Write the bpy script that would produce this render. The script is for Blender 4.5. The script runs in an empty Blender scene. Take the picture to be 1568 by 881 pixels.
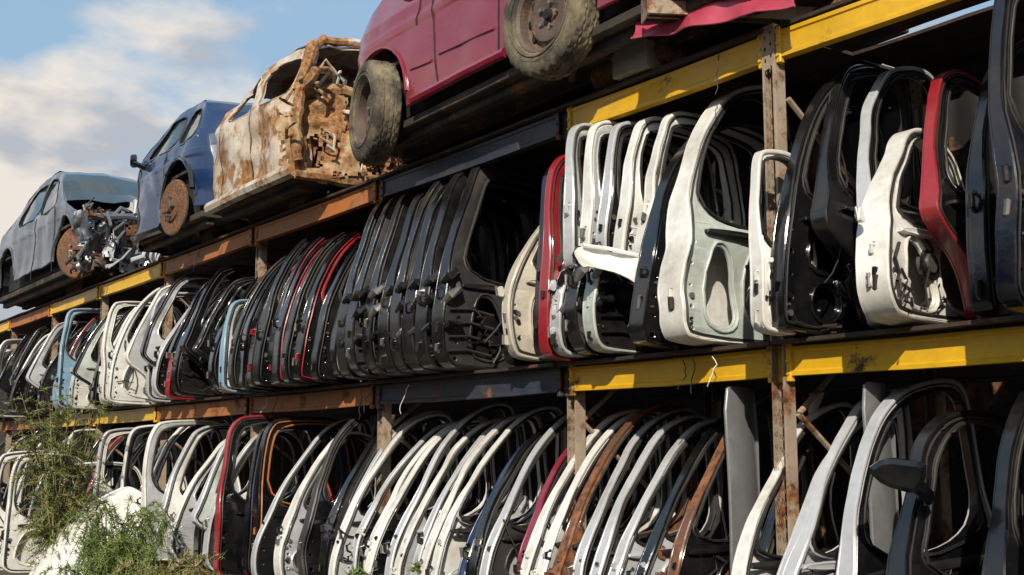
import bpy, bmesh, math, random
from mathutils import Vector, noise
from mathutils.geometry import tessellate_polygon
random.seed(7)
scn=bpy.context.scene
# ------------------------------------------------------------------ materials
MATS={}
def _n(nt,t,**k):
    n=nt.nodes.new(t)
    for a,b in k.items(): setattr(n,a,b)
    return n
def paint(name,col,rough=.35,metal=0.0,dirt=.35,dirtcol=(.16,.12,.085),coat=.3,scale=3.0,bump=.15,rust=0.0,rustcol=(.17,.06,.022)):
    if name in MATS: return MATS[name]
    m=bpy.data.materials.new(name); m.use_nodes=True; nt=m.node_tree
    b=nt.nodes['Principled BSDF']; L=nt.links.new
    tc=_n(nt,'ShaderNodeTexCoord'); oi=_n(nt,'ShaderNodeObjectInfo')
    ad=_n(nt,'ShaderNodeVectorMath',operation='ADD'); mu=_n(nt,'ShaderNodeVectorMath',operation='SCALE')
    cx=_n(nt,'ShaderNodeCombineXYZ')
    for i in range(3): L(oi.outputs['Random'],cx.inputs[i])
    L(cx.outputs[0],mu.inputs[0]); mu.inputs['Scale'].default_value=37.0
    L(tc.outputs['Object'],ad.inputs[0]); L(mu.outputs[0],ad.inputs[1])
    n1=_n(nt,'ShaderNodeTexNoise'); n1.inputs['Scale'].default_value=scale; n1.inputs['Detail'].default_value=9; n1.inputs['Roughness'].default_value=.68
    n2=_n(nt,'ShaderNodeTexNoise'); n2.inputs['Scale'].default_value=scale*9; n2.inputs['Detail'].default_value=6
    L(ad.outputs[0],n1.inputs['Vector']); L(ad.outputs[0],n2.inputs['Vector'])
    r1=_n(nt,'ShaderNodeValToRGB'); r1.color_ramp.elements[0].position=.42; r1.color_ramp.elements[1].position=.72
    r1.color_ramp.elements[0].color=(0,0,0,1); r1.color_ramp.elements[1].color=(dirt,dirt,dirt,1)
    L(n1.outputs[0],r1.inputs[0])
    mx=_n(nt,'ShaderNodeMixRGB'); mx.inputs[1].default_value=(*col,1); mx.inputs[2].default_value=(*dirtcol,1)
    L(r1.outputs[0],mx.inputs[0])
    vr=_n(nt,'ShaderNodeMixRGB',blend_type='MULTIPLY'); vr.inputs[0].default_value=.3
    L(mx.outputs[0],vr.inputs[1]); L(n2.outputs[0],vr.inputs[2])
    out=vr.outputs[0]
    if rust>0:
        n3=_n(nt,'ShaderNodeTexNoise'); n3.inputs['Scale'].default_value=scale*1.3; n3.inputs['Detail'].default_value=12; n3.inputs['Roughness'].default_value=.72
        a2=_n(nt,'ShaderNodeVectorMath',operation='ADD'); a2.inputs[1].default_value=(9,4,7)
        L(ad.outputs[0],a2.inputs[0]); L(a2.outputs[0],n3.inputs['Vector'])
        r3=_n(nt,'ShaderNodeValToRGB'); e=r3.color_ramp.elements
        e[0].position=.62-.3*rust; e[1].position=.68-.26*rust; e[0].color=(0,0,0,1); e[1].color=(1,1,1,1)
        L(n3.outputs[0],r3.inputs[0])
        rc=_n(nt,'ShaderNodeValToRGB'); e=rc.color_ramp.elements
        e[0].position=.3; e[1].position=.7; e[0].color=(rustcol[0]*.35,rustcol[1]*.35,rustcol[2]*.4,1); e[1].color=(rustcol[0]*1.7,rustcol[1]*1.9,rustcol[2]*2,1)
        L(n2.outputs[0],rc.inputs[0])
        m3=_n(nt,'ShaderNodeMixRGB'); L(r3.outputs[0],m3.inputs[0]); L(out,m3.inputs[1]); L(rc.outputs[0],m3.inputs[2]); out=m3.outputs[0]
        rr=_n(nt,'ShaderNodeMapRange'); rr.inputs[3].default_value=rough; rr.inputs[4].default_value=.85
        L(r3.outputs[0],rr.inputs[0]); L(rr.outputs[0],b.inputs['Roughness'])
    else:
        rr=_n(nt,'ShaderNodeMapRange'); rr.inputs[3].default_value=rough; rr.inputs[4].default_value=min(1,rough+.45)
        L(r1.outputs[0],rr.inputs[0]); L(rr.outputs[0],b.inputs['Roughness'])
    L(out,b.inputs['Base Color'])
    b.inputs['Metallic'].default_value=metal; b.inputs['Coat Weight'].default_value=coat; b.inputs['Coat Roughness'].default_value=.12
    if bump:
        bp=_n(nt,'ShaderNodeBump'); bp.inputs['Strength'].default_value=bump; bp.inputs['Distance'].default_value=.01
        L(n2.outputs[0],bp.inputs['Height']); L(bp.outputs[0],b.inputs['Normal'])
    MATS[name]=m; return m
white=paint('white_paint',(.90,.89,.84),dirt=.6,dirtcol=(.27,.21,.15))
cream=paint('cream_paint',(.60,.54,.44),dirt=.4)
silver=paint('silver_paint',(.64,.65,.67),metal=.2,rough=.3)
dsilver=paint('dark_silver_paint',(.25,.255,.265),metal=.35,rough=.35,bump=.05)
lgrey=paint('grey_green_primer',(.58,.64,.59),dirt=.6)
dgrey=paint('grey_plastic',(.032,.033,.036),rough=.42,coat=0,dirt=.35)
black=paint('black_paint',(.004,.0045,.006),rough=.16,dirt=.18,coat=.6,dirtcol=(.10,.085,.07))
matblack=paint('dusty_black_metal',(.008,.008,.009),rough=.27,dirt=.26,coat=.3,dirtcol=(.095,.08,.065))
navy=paint('navy_paint',(.003,.005,.014),rough=.2,dirt=.2,coat=.5)
redp=paint('red_paint',(.34,.010,.020),dirt=.25,coat=.6)
pinkp=paint('faded_red_paint',(.50,.06,.10),dirt=.4,coat=.3,dirtcol=(.2,.06,.06))
maroon=paint('maroon_paint',(.26,.009,.030),rough=.25,dirt=.3,coat=.8,dirtcol=(.3,.09,.10),bump=.03)
bluep=paint('blue_paint',(.007,.032,.11),dirt=.3,coat=.7,rough=.26,bump=.03,dirtcol=(.08,.08,.09))
lblue=paint('light_blue_paint',(.25,.42,.55),dirt=.3)
brown=paint('brown_paint',(.16,.065,.03),dirt=.4,rust=.6)
orange=paint('orange_trim',(.55,.17,.03),dirt=.3)
rubber=paint('rubber',(.009,.009,.009),rough=.55,coat=0,dirt=.35,dirtcol=(.12,.10,.08))
tyrem=paint('tyre_rubber',(.05,.045,.035),rough=.85,coat=0,dirt=.95,dirtcol=(.36,.29,.18),scale=5)
steel=paint('bare_steel',(.35,.34,.32),metal=.8,rough=.4,dirt=.6)
rustm=paint('rusty_steel',(.12,.065,.04),rough=.85,coat=0,rust=.6,scale=5,bump=.5,rustcol=(.15,.06,.024))
rimm_=paint('brown_steel_wheel',(.11,.075,.06),rough=.6,coat=0,dirt=.7,rust=.3,scale=6,bump=.3,rustcol=(.16,.07,.035))
rustdark=paint('dark_rust_sheet',(.035,.022,.016),rough=.85,coat=0,rust=.3,scale=3,bump=.4,rustcol=(.08,.032,.016))
burnt=paint('burnt_white_paint',(.68,.62,.52),rough=.5,coat=.1,dirt=.95,dirtcol=(.42,.24,.10),rust=.47,rustcol=(.26,.115,.038),scale=2.0)
burnt2=paint('burnt_rusty_metal',(.52,.38,.22),rough=.7,coat=0,dirt=.95,dirtcol=(.24,.12,.045),rust=.68,rustcol=(.24,.10,.034),scale=3.5,bump=.5)
yellow=paint('yellow_rack_paint',(.84,.48,.012),rough=.42,coat=.1,dirt=.3,rust=.08,dirtcol=(.45,.22,.02),scale=2.6,rustcol=(.09,.04,.02))
orangeR=paint('orange_rack_paint',(.50,.17,.04),rough=.55,coat=0,dirt=.5,rust=.25,scale=2.6)
blueR=paint('blue_grey_rack_paint',(.025,.035,.06),rough=.5,coat=0,dirt=.5,rust=.2,scale=2.6)
postm=paint('worn_upright_paint',(.42,.33,.24),rough=.65,coat=0,dirt=.6,rust=.4,scale=3.5)
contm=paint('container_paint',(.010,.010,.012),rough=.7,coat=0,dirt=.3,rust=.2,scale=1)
blockerm=paint('sky_blocker_cladding',(.045,.045,.043),rough=.8,coat=0,dirt=.3,scale=1)  # dark surface of the added off-camera sky blocker
greym=paint('grey_car_paint',(.17,.20,.24),metal=.5,rough=.3,dirt=.6,coat=.6,bump=.03)
under=paint('underbody',(.022,.02,.018),rough=.8,coat=0,dirt=.6,rust=.25)
blackhole=paint('interior_trim',(.01,.01,.01),rough=.8,coat=0,dirt=.3)
concm=paint('concrete_block_mat',(.3,.27,.22),rough=.9,coat=0,bump=.6,scale=8)
def glassmat():
    m=bpy.data.materials.new('car_glass'); m.use_nodes=True; b=m.node_tree.nodes['Principled BSDF']
    nt=m.node_tree; n=_n(nt,'ShaderNodeTexNoise'); n.inputs['Scale'].default_value=4
    r=_n(nt,'ShaderNodeMapRange'); r.inputs[3].default_value=.03; r.inputs[4].default_value=.22
    nt.links.new(n.outputs[0],r.inputs[0]); nt.links.new(r.outputs[0],b.inputs['Roughness'])
    b.inputs['Base Color'].default_value=(.02,.03,.035,1); b.inputs['Coat Weight'].default_value=.5
    return m
glass=glassmat()
def leafmat(name,c1,c2):
    m=bpy.data.materials.new(name); m.use_nodes=True; nt=m.node_tree; b=nt.nodes['Principled BSDF']
    tc=_n(nt,'ShaderNodeTexCoord'); n=_n(nt,'ShaderNodeTexNoise'); n.inputs['Scale'].default_value=7; n.inputs['Detail'].default_value=4
    nt.links.new(tc.outputs['Object'],n.inputs['Vector'])
    r=_n(nt,'ShaderNodeValToRGB'); r.color_ramp.elements[0].position=.35; r.color_ramp.elements[1].position=.65
    r.color_ramp.elements[0].color=(*c1,1); r.color_ramp.elements[1].color=(*c2,1)
    nt.links.new(n.outputs[0],r.inputs[0]); nt.links.new(r.outputs[0],b.inputs['Base Color'])
    b.inputs['Roughness'].default_value=.6
    return m
leafG=leafmat('weed_foliage',(.06,.10,.018),(.17,.21,.05))
leafY=leafmat('dry_foliage',(.20,.15,.06),(.32,.27,.12))
# ------------------------------------------------------------------ geometry helpers
class Acc:
    def __init__(s): s.v=[];s.f=[];s.m=[];s.mats=[]
    def mi(s,m):
        if m not in s.mats: s.mats.append(m)
        return s.mats.index(m)
    def add(s,vs,fs,mat,fn=None):
        o=len(s.v); k=s.mi(mat)
        s.v+= [tuple(fn(*p)) if fn else tuple(p) for p in vs]
        for f in fs: s.f.append([i+o for i in f]); s.m.append(k)
    def obj(s,name,loc=(0,0,0),rot=(0,0,0),parent=None,ang=35,recalc=True):
        me=bpy.data.meshes.new(name); me.from_pydata(s.v,[],s.f)
        for m in s.mats: me.materials.append(m)
        me.polygons.foreach_set('material_index',s.m)
        me.polygons.foreach_set('use_smooth',[True]*len(s.f))
        if recalc:
            bm=bmesh.new(); bm.from_mesh(me); bmesh.ops.recalc_face_normals(bm,faces=bm.faces); bm.to_mesh(me); bm.free()
        me.update()
        try: me.set_sharp_from_angle(angle=math.radians(ang))
        except Exception: pass
        o=bpy.data.objects.new(name,me); scn.collection.objects.link(o)
        o.location=loc; o.rotation_euler=rot
        if parent: o.parent=parent
        return o
def area(p): return sum(p[i][0]*p[(i+1)%len(p)][1]-p[(i+1)%len(p)][0]*p[i][1] for i in range(len(p)))/2
def ccw(p): return list(p) if area(p)>0 else list(reversed(p))
def cw(p): return list(reversed(ccw(p)))
def chaikin(p,it=2,c=.25):
    for _ in range(it):
        q=[]
        for i in range(len(p)):
            a=p[i];b=p[(i+1)%len(p)]
            q.append((a[0]*(1-c)+b[0]*c,a[1]*(1-c)+b[1]*c)); q.append((a[0]*c+b[0]*(1-c),a[1]*c+b[1]*(1-c)))
        p=q
    return p
def offs(p,d):
    n=len(p);q=[]
    for i in range(n):
        a=p[i-1];b=p[i];c=p[(i+1)%n]
        e1=Vector((b[0]-a[0],b[1]-a[1]));e2=Vector((c[0]-b[0],c[1]-b[1]))
        if e1.length<1e-7 or e2.length<1e-7: q.append(b);continue
        e1.normalize();e2.normalize()
        n1=Vector((-e1.y,e1.x));n2=Vector((-e2.y,e2.x));m=n1+n2
        if m.length<1e-4: q.append(b);continue
        m.normalize();k=d/max(.5,m.dot(n1)); q.append((b[0]+m.x*k,b[1]+m.y*k))
    return q
def circ(cx,cy,r,n=12,ry=None): ry=ry or r; return [(cx+r*math.cos(6.28318*i/n),cy+ry*math.sin(6.28318*i/n)) for i in range(n)]
def rrect(x0,y0,x1,y1,r=.3): 
    return chaikin([(x0,y0),(x1,y0),(x1,y1),(x0,y1)],2,r)
def plate(loops,c0,c1,bev=.004,back=True):
    loops=[ccw(loops[0])]+[cw(h) for h in loops[1:]]
    V=[];F=[]
    face=[offs(l,bev) for l in loops]
    tri=tessellate_polygon([[Vector((x,y,0)) for x,y in l] for l in face])
    flat=[p for l in face for p in l]
    V+=[(x,y,c1) for x,y in flat]; n=len(flat)
    F+=[list(t) for t in tri]
    side=[p for l in loops for p in l]
    V+=[(x,y,c1-bev) for x,y in side]
    V+=[(x,y,c0) for x,y in side]
    o=0
    for l in loops:
        k=len(l)
        for i in range(k):
            j=(i+1)%k
            F.append([o+i,o+j,n+o+j,n+o+i]); F.append([n+o+i,n+o+j,2*n+o+j,2*n+o+i])
        o+=k
    if back: F+=[[2*n+i for i in reversed(t)] for t in tri]
    return V,F
def refine(V,F,step):
    bm=bmesh.new(); vs=[bm.verts.new(v) for v in V]
    for f in F:
        try: bm.faces.new([vs[i] for i in f])
        except ValueError: pass
    for ax in (0,1):
        lo=min(v[ax] for v in V);hi=max(v[ax] for v in V);x=lo+step
        while x<hi:
            co=[0,0,0];co[ax]=x+1e-4;no=[0,0,0];no[ax]=1
            bmesh.ops.bisect_plane(bm,geom=bm.verts[:]+bm.edges[:]+bm.faces[:],plane_co=co,plane_no=no,dist=1e-5)
            x+=step
    bm.verts.index_update()
    V=[tuple(v.co) for v in bm.verts];F=[[v.index for v in f.verts] for f in bm.faces];bm.free()
    return V,F
def tube(path,r,n=6,closed=False):
    V=[];F=[];P=[Vector(p) for p in path];N=len(P)
    for i,p in enumerate(P):
        if closed: t=P[(i+1)%N]-P[i-1]
        else: t=P[min(i+1,N-1)]-P[max(i-1,0)]
        if t.length<1e-9: t=Vector((0,0,1))
        t.normalize(); a=Vector((1,0,0)) if abs(t.x)<.8 else Vector((0,1,0))
        u=t.cross(a).normalized();w=t.cross(u)
        rr=r[i] if isinstance(r,(list,tuple)) else r
        for k in range(n):
            an=6.28318*k/n; V.append(tuple(p+(u*math.cos(an)+w*math.sin(an))*rr))
    for i in range(N if closed else N-1):
        j=(i+1)%N
        for k in range(n):
            l=(k+1)%n; F.append([i*n+k,i*n+l,j*n+l,j*n+k])
    if not closed: F.append(list(range(n))[::-1]);F.append([(N-1)*n+k for k in range(n)])
    return V,F
def box(x0,x1,y0,y1,z0,z1,b=.0):
    b=b or min(x1-x0,y1-y0,z1-z0)*.12
    bm=bmesh.new(); bmesh.ops.create_cube(bm,size=1)
    for v in bm.verts: v.co=Vector(((x0+x1)/2+v.co.x*(x1-x0),(y0+y1)/2+v.co.y*(y1-y0),(z0+z1)/2+v.co.z*(z1-z0)))
    bmesh.ops.bevel(bm,geom=bm.edges[:],offset=b,segments=1,affect='EDGES')
    bm.verts.index_update();V=[tuple(v.co) for v in bm.verts];F=[[v.index for v in f.verts] for f in bm.faces];bm.free();return V,F
def lathe(prof,n=48,alt=None):
    V=[];F=[];m=len(prof)
    for i in range(n):
        a=6.28318*i/n
        for k,(r,y) in enumerate(prof):
            if alt and k in alt and (i//2+k)%2: r-=.009
            V.append((r*math.cos(a),y,r*math.sin(a)))
    for i in range(n):
        j=(i+1)%n
        for k in range(m-1): F.append([i*m+k,j*m+k,j*m+k+1,i*m+k+1])
    return V,F
def crumple(w,h,nx,ny,amp,seed,freq=3.0,ragged=.0):
    V=[];F=[]
    for j in range(ny+1):
        for i in range(nx+1):
            a=(i/nx-.5)*w;b=(j/ny-.5)*h
            p=Vector((a*freq,b*freq,seed*7.3))
            d=noise.noise_vector(p)*amp+noise.noise_vector(p*2.7)*amp*.45
            d.y+=amp*.6*abs(noise.noise(p*1.7+Vector((3,1,5))))
            V.append((a+d.x,d.y*1.6,b+d.z))
    for j in range(ny):
        for i in range(nx):
            if ragged and (i<2 or j<2 or i>nx-3 or j>ny-3) and noise.noise(Vector((i*.9,j*.9,seed)))>.25-ragged*.3: continue
            o=j*(nx+1)+i;F.append([o,o+1,o+nx+2,o+nx+1])
    return V,F
# ------------------------------------------------------------------ doors
PROF={
'A':([(.05,0),(0,.06),(-.01,.2),(0,.4),(.05,.62),(.21,1.04),(.36,1.28),(.55,1.43),(.8,1.49),(1.0,1.47),(1.05,1.3),(1.07,.7),(1.1,.45),(1.08,.05),(1.0,0)],
     [(.14,.62),(.27,1.0),(.42,1.26),(.6,1.38),(.8,1.43),(.97,1.41),(1.0,1.25),(1.02,.64)]),
'B':([(.18,0),(.05,.04),(0,.2),(0,.52),(.17,1.0),(.30,1.36),(.40,1.48),(.6,1.5),(1.2,1.5),(1.3,1.3),(1.35,.5),(1.3,.1),(1.15,0)],
     [(.17,.6),(.30,1.0),(.42,1.33),(.5,1.39),(1.1,1.39),(1.2,1.2),(1.22,.6)]),
'C':([(.04,0),(0,.15),(.02,.35),(.09,.55),(.24,.8),(.42,1.08),(.6,1.28),(.78,1.39),(1.0,1.42),(1.08,1.3),(1.12,.5),(1.1,.05),(1,0)],
     [(.17,.6),(.29,.81),(.47,1.07),(.64,1.26),(.82,1.36),(.98,1.38),(1.02,1.2),(1.05,.6)]),
'R':([(.16,0),(.04,.03),(0,.12),(.0,.62),(.05,1.2),(.1,1.38),(.2,1.44),(.8,1.46),(.95,1.3),(1.02,.9),(1.08,.6),(1.0,.4),(.85,.28),(.75,.0)],
     [(.09,.64),(.13,1.18),(.2,1.37),(.75,1.39),(.87,1.22),(.93,.64)]),
'S':([(.1,0),(.0,.1),(-.02,.3),(.04,.55),(.16,.8),(.36,1.12),(.5,1.3),(.66,1.36),(.9,1.3),(1.0,1.1),(1.04,.6),(1.12,.4),(1.0,.0)],
     [(.16,.61),(.29,.86),(.45,1.12),(.57,1.26),(.68,1.30),(.84,1.24),(.92,1.05),(.95,.62)]),
'T':([(.1,0),(.02,.05),(0,.3),(.02,.62),(.06,1.1),(.12,1.24),(.25,1.3),(.9,1.3),(1.0,1.2),(1.08,.6),(1.1,.1),(1.0,0)],
     [(.12,.3),(.13,1.05),(.2,1.18),(.8,1.19),(.92,1.05),(.97,.3)]),
'Q':([(.5,0),(.35,.03),(.3,.15),(.22,.3),(.05,.42),(-.02,.5),(.04,.62),(.17,.95),(.30,1.22),(.40,1.34),(.6,1.4),(1.0,1.38),(1.05,1.2),(1.06,.5),(1.05,.1),(1.0,0)],
     [(.16,.61),(.27,.92),(.39,1.19),(.48,1.29),(.62,1.34),(.95,1.32),(.98,1.15),(.99,.62)]),
}
def door(name,s,y,z,prof='A',out=white,inn=None,trim=rubber,yaw=0,tilt=0,lean=0,sc=1.0,flip=False,seed=None,depth=.085,bend=.22,holes=True,sz=None,hinge=None,pane=False,var=None):
    rnd=random.Random(seed if seed is not None else int(s*997)+int(z*31))
    inn=inn or out
    O,W=PROF[prof]; sy=sc*rnd.uniform(.96,1.04); szz=(sz or sc)*rnd.uniform(.965,1.01)
    jit=[(rnd.uniform(-.012,.012),rnd.uniform(-.012,.012)) for _ in O]
    O=[((a+j[0])*sy,(b+j[1])*szz) for (a,b),j in zip(O,jit)];W=[(a*sy,b*szz) for a,b in W]
    O=ccw(chaikin(O,3));W=ccw(chaikin(W,3))
    belt=.6*szz
    A=Acc(); sg=-1 if flip else 1
    ns=rnd.uniform(0,99);da=rnd.choice([.010,.02,.04])
    def fn(a,b,c):
        k=max(0,b-belt*.9);q=min(1,max(0,(b-belt)/.25)); c=c*(1-.42*q)
        dn=noise.noise(Vector((a*3.2,b*3.2,ns)))*da+noise.noise(Vector((a*9,b*9,ns)))*da*.25
        dm=noise.noise(Vector((a*2,b*2.6,ns+50)))*da*.8
        return (sg*(c+bend*k*k*.8)-.05*((b-belt*.6)/.6)**2+dn, a+dm, b)
    V,F=plate([O,W],0,.012,.004);V,F=refine(V,F,.16);A.add(V,F,out,fn)
    V,F=plate([O,offs(O,.02)],.012,depth,.006,False);A.add(V,F,out,fn)
    Wo=offs(cw(W),.016);V,F=plate([ccw(Wo),W],.013,depth-.012,.006,False);A.add(V,F,rnd.choice([inn,trim]),fn)
    V,F=plate([offs(O,.027),offs(O,.038)],.02,depth-.014,.004,False);A.add(V,F,rnd.choice([inn,out,trim]),fn)
    H=[ccw(offs(cw(W),.013))]
    if holes:
        var=rnd.randint(0,4) if var is None else var
        if prof=='Q': var=2
        if var==0:
            H.append(chaikin([(.36,.18),(.62,.14),(.72,.3),(.66,.5),(.42,.52),(.33,.36)],2))
            H.append(circ(.2,.24,.075,18)); H.append(chaikin([(.78,.16),(.92,.16),(.92,.46),(.8,.5)],2))
        elif var==1:
            H.append(chaikin([(.18,.32),(.5,.36),(.5,.53),(.24,.53)],2)); H.append(chaikin([(.56,.3),(.85,.28),(.85,.5),(.58,.53)],2))
            H.append(circ(.3,.17,.08,18))
        elif var==2:
            H.append(chaikin([(.45,.2),(.75,.1),(.8,.3),(.6,.36),(.5,.52),(.36,.5)],2)); H.append(circ(.87,.4,.05,14))
        elif var==3:
            H.append(chaikin([(.16,.14),(.30,.08),(.44,.12),(.40,.30),(.32,.52),(.20,.50)],2)); H.append(chaikin([(.52,.1),(.9,.1),(.88,.3),(.7,.5),(.5,.5)],2))
        else:
            H.append(chaikin([(.17,.1),(.85,.09),(.9,.3),(.8,.52),(.3,.53),(.17,.36)],2))
        H=[H[0]]+[[(a*sy,b*szz*.98) for a,b in h] for h in H[1:]]
        if prof!='Q':
            for q in range(5):
                b=.07+q*.11; H.append(circ(.07*sy+rnd.uniform(-.004,.004),b*szz,rnd.choice([.007,.011,.016]),8))
        for q in range(3): H.append(circ((.99+rnd.uniform(-.01,.01))*sy,(.1+.14*q)*szz,.012,8))
    else:
        H.append(chaikin([(.3,.22),(.8,.22),(.76,.46),(.34,.46)],2))
    if prof=='B' : H=[H[0]]+[[(a*1.15+.04,b) for a,b in h] for h in H[1:]]
    if prof=='T': H=[H[0]]+[h for h in H[5:] if max(b for a,b in h)<.26]
    V,F=plate([offs(O,.021)]+H,depth-.03,depth-.016,.004);V,F=refine(V,F,.2);A.add(V,F,inn,fn)
    for h in H[1:4]:
        if len(h)>14:
            ho=offs(cw(h),.03);V,F=plate([ccw(ho),ccw(offs(cw(h),.016))],depth-.016,depth-.004,.004,False);A.add(V,F,inn,fn)
    if prof!='T':
        V,F=plate([rrect(.15*sy,belt-.05,1.0*sy,belt-.008,.2)],depth-.015,depth+.012,.006);A.add(V,F,inn if rnd.random()<.5 else trim,fn)
    Ws=offs(cw(W),.004);V,F=tube([(a,b,depth-.004) for a,b in Ws[::2]],.008,5,True);A.add(V,F,trim,fn)
    if rnd.random()<.6 or trim is not rubber:
        Os=[p for i,p in enumerate(offs(O,.031)) if i%2==0];V,F=tube([(a,b,depth-.004) for a,b in Os],.0065,5,True);A.add(V,F,trim,fn)
    if pane:
        V,F=plate([W],.02,.024,.001);A.add(V,F,glass,fn)
    if prof=='B':
        for hb,w in ((.50,.075),(.62,.05),(.30,.04)):
            P=[(.02,hb-w,depth*.7),(.03,hb-w*.3,depth*1.25),(.09,hb+w*.2,depth*1.35),(.13,hb+w,depth*.9)]
            V,F=tube(P,[.018,.03,.026,.014],8);A.add(V,F,rnd.choice([dgrey,matblack,steel]),fn)
        for q in range(4):
            b=.12+.09*q;V,F=tube([(.05,b,depth),(.2,b+.01,depth),(.4,b-.02,depth)],.009,6);A.add(V,F,inn,fn)
    hinge=rnd.random()<.25 if hinge is None else hinge
    if hinge and prof!='Q':
        for hb in (.16,.44):
            hb+=rnd.uniform(-.02,.02)
            V,F=plate([chaikin([(-.035,hb-.03),(.02,hb-.04),(.02,hb+.04),(-.03,hb+.02)],2)],depth*.35,depth*.5,.003);A.add(V,F,out,fn)
            V,F=tube([(-.03,hb-.03,depth*.42),(-.03,hb+.03,depth*.42)],.009,7);A.add(V,F,steel,fn)
    if prof!='Q':
        for q in range(rnd.randint(1,3)):
            hb=rnd.uniform(.1,.6)*szz;w=rnd.uniform(.02,.045)
            V,F=tube([(.02,hb-w,depth*.5),(-.008,hb-w*.6,depth*.55),(-.012,hb+w*.5,depth*.6),(.02,hb+w,depth*.6)],rnd.uniform(.008,.018),7);A.add(V,F,rnd.choice([steel,matblack,out,trim]),fn)
    x=rnd.uniform(.4,.6)*sy
    if prof!='T':
        V,F=tube([(x,.08,depth-.04),(x+.03,.3,depth-.045),(x+.05,.58*szz,depth-.04)],.012,5);A.add(V,F,steel,fn)
        V,F=tube([(x-.02,.26,depth-.05),(x-.02,.26,depth+.01)],.045,12);A.add(V,F,rnd.choice([matblack,steel,black]),fn)
        V,F=plate([chaikin([(x-.1,.2),(x+.06,.17),(x+.08,.3),(x-.06,.34)],2)],depth-.02,depth-.002,.006);A.add(V,F,rnd.choice([matblack,steel,inn]),fn)
    for q in range(rnd.randint(2,4)):
        p=Vector((rnd.uniform(.1,.9)*sy,rnd.uniform(.2,.6)*szz,depth-.005));path=[tuple(p)]
        for w in range(8):
            p=p+Vector((rnd.uniform(-.09,.09),rnd.uniform(-.1,.05),rnd.uniform(-.008,.018)));path.append((min(max(p.x,.05),1.0*sy),max(p.y,.05),max(p.z,depth-.02)))
        V,F=tube(path,rnd.choice([.004,.006,.008]),5);A.add(V,F,rubber,fn)
    for q in range(12):
        a=rnd.choice([rnd.uniform(.05,.08),rnd.uniform(.3,.95),rnd.uniform(.96,1.02)])*sy;b=rnd.uniform(.06,.5)*szz
        if prof=='Q' and a<.5: continue
        V,F=tube([(a,b,depth-.018),(a,b,depth-.004)],rnd.choice([.007,.011,.016]),7);A.add(V,F,rnd.choice([steel,matblack]),fn)
    if rnd.random()<.4 and prof!='T':
        i0=rnd.randint(0,len(W)-1);p0=W[i0];P=[]
        for k in range(9): P.append((p0[0]+.06*math.sin(k*.7+ns),p0[1]-.07*k,depth+.01+.01*math.sin(k)))
        V,F=tube(P,.007,5);A.add(V,F,trim,fn)
    return A.obj(name,(-s,y,z),(math.radians(tilt),math.radians(lean),math.radians(yaw)))
# ------------------------------------------------------------------ rack
POST_S=[1.9,4.0,5.70,8.05,10.45,12.95,15.3,17.6,20.0,22.4,24.8]
LEV=[.55,2.15,3.75]
def post(s,y,top=3.86):
    A=Acc(); w=.04
    holes=[];z=.08
    while z<top-.06:
        for dx in (-.019,.019): holes.append(circ(dx,z+(.0 if dx<0 else .02),.0075,8,.012))
        z+=.062
    V,F=plate([[(-w,0),(w,0),(w,top),(-w,top)]]+holes,-.002,.002,.0005)
    A.add(V,F,postm,lambda a,b,c:(a,-c,b))
    for sx in (-1,1):
        V,F=box(sx*w-.002,sx*w+.002,.002,.075,0,top);A.add(V,F,postm)
        V,F=box(min(sx*w,sx*w*.5),max(sx*w,sx*w*.5),.071,.075,0,top);A.add(V,F,postm)
    V,F=box(-.07,.07,-.03,.1,-.002,.006);A.add(V,F,postm)
    return A
for i,s in enumerate(POST_S):
    post(s,0).obj('rack_upright',(-s,-.0 if i!=1 else -.06,0))
    post(s,0).obj('rack_upright',(-s,1.15,0))
    C=Acc()
    for z0,z1,a,b in [(.3,1.1,.08,1.13),(1.1,1.9,1.13,.08),(1.9,2.7,.08,1.13),(2.7,3.5,1.13,.08)]:
        V,F=tube([(0,a,z0),(0,b,z1)],.016,6);C.add(V,F,postm)
    C.obj('rack_cross_brace',(-s,0,0))
def beam(s0,s1,y,z,m):
    A=Acc(); L=s1-s0-.09; h=.07
    pr=[(-.045,-h),(-.045,-h+.02),(-.037,-h+.026),(-.037,h-.026),(-.045,h-.02),(-.045,h),(-.02,h+.003),(.012,h+.003),(.012,-h)]
    n=24;V=[];F=[]
    for i in range(n+1):
        x=-L/2+L*i/n; sag=-.008*math.sin(math.pi*i/n)
        for k,(a,b) in enumerate(pr):
            d=noise.noise(Vector((x*4+s0,b*9,z)))*.007
            V.append((x,a+d,b+sag+d*.5))
    m_=len(pr)
    for i in range(n):
        for k in range(m_): F.append([i*m_+k,(i+1)*m_+k,(i+1)*m_+(k+1)%m_,i*m_+(k+1)%m_])
    F.append(list(range(m_)));F.append([n*m_+k for k in range(m_)][::-1])
    A.add(V,F,m)
    for sx in (-1,1):
        x=sx*(L/2);V,F=box(min(x,x-sx*.03),max(x,x-sx*.03),-.053,-.02,-.1,.09);A.add(V,F,m)
        V,F=box(min(x,x+sx*.036),max(x,x+sx*.036),-.014,-.005,-.1,.09);A.add(V,F,m)
        for bz in (-.06,.0,.06):
            V,F=tube([(x-sx*.015,-.062,bz),(x-sx*.015,-.05,bz)],.009,6);A.add(V,F,m)
    return A
for li,z in enumerate(LEV):
    for i in range(len(POST_S)-1):
        s0,s1=POST_S[i],POST_S[i+1]
        m=[yellow,yellow,blueR,orangeR,orangeR,yellow,yellow,orangeR,yellow,yellow][i]
        beam(s0,s1,0,z,m).obj('rack_beam',(-(s0+s1)/2,0,z))
        beam(s0,s1,0,z,blueR).obj('rack_beam',(-(s0+s1)/2,1.2,z))
for li,z in enumerate(LEV): beam(-.6,1.9,0,z,yellow).obj('rack_beam',(-.65,0,z))
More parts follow.
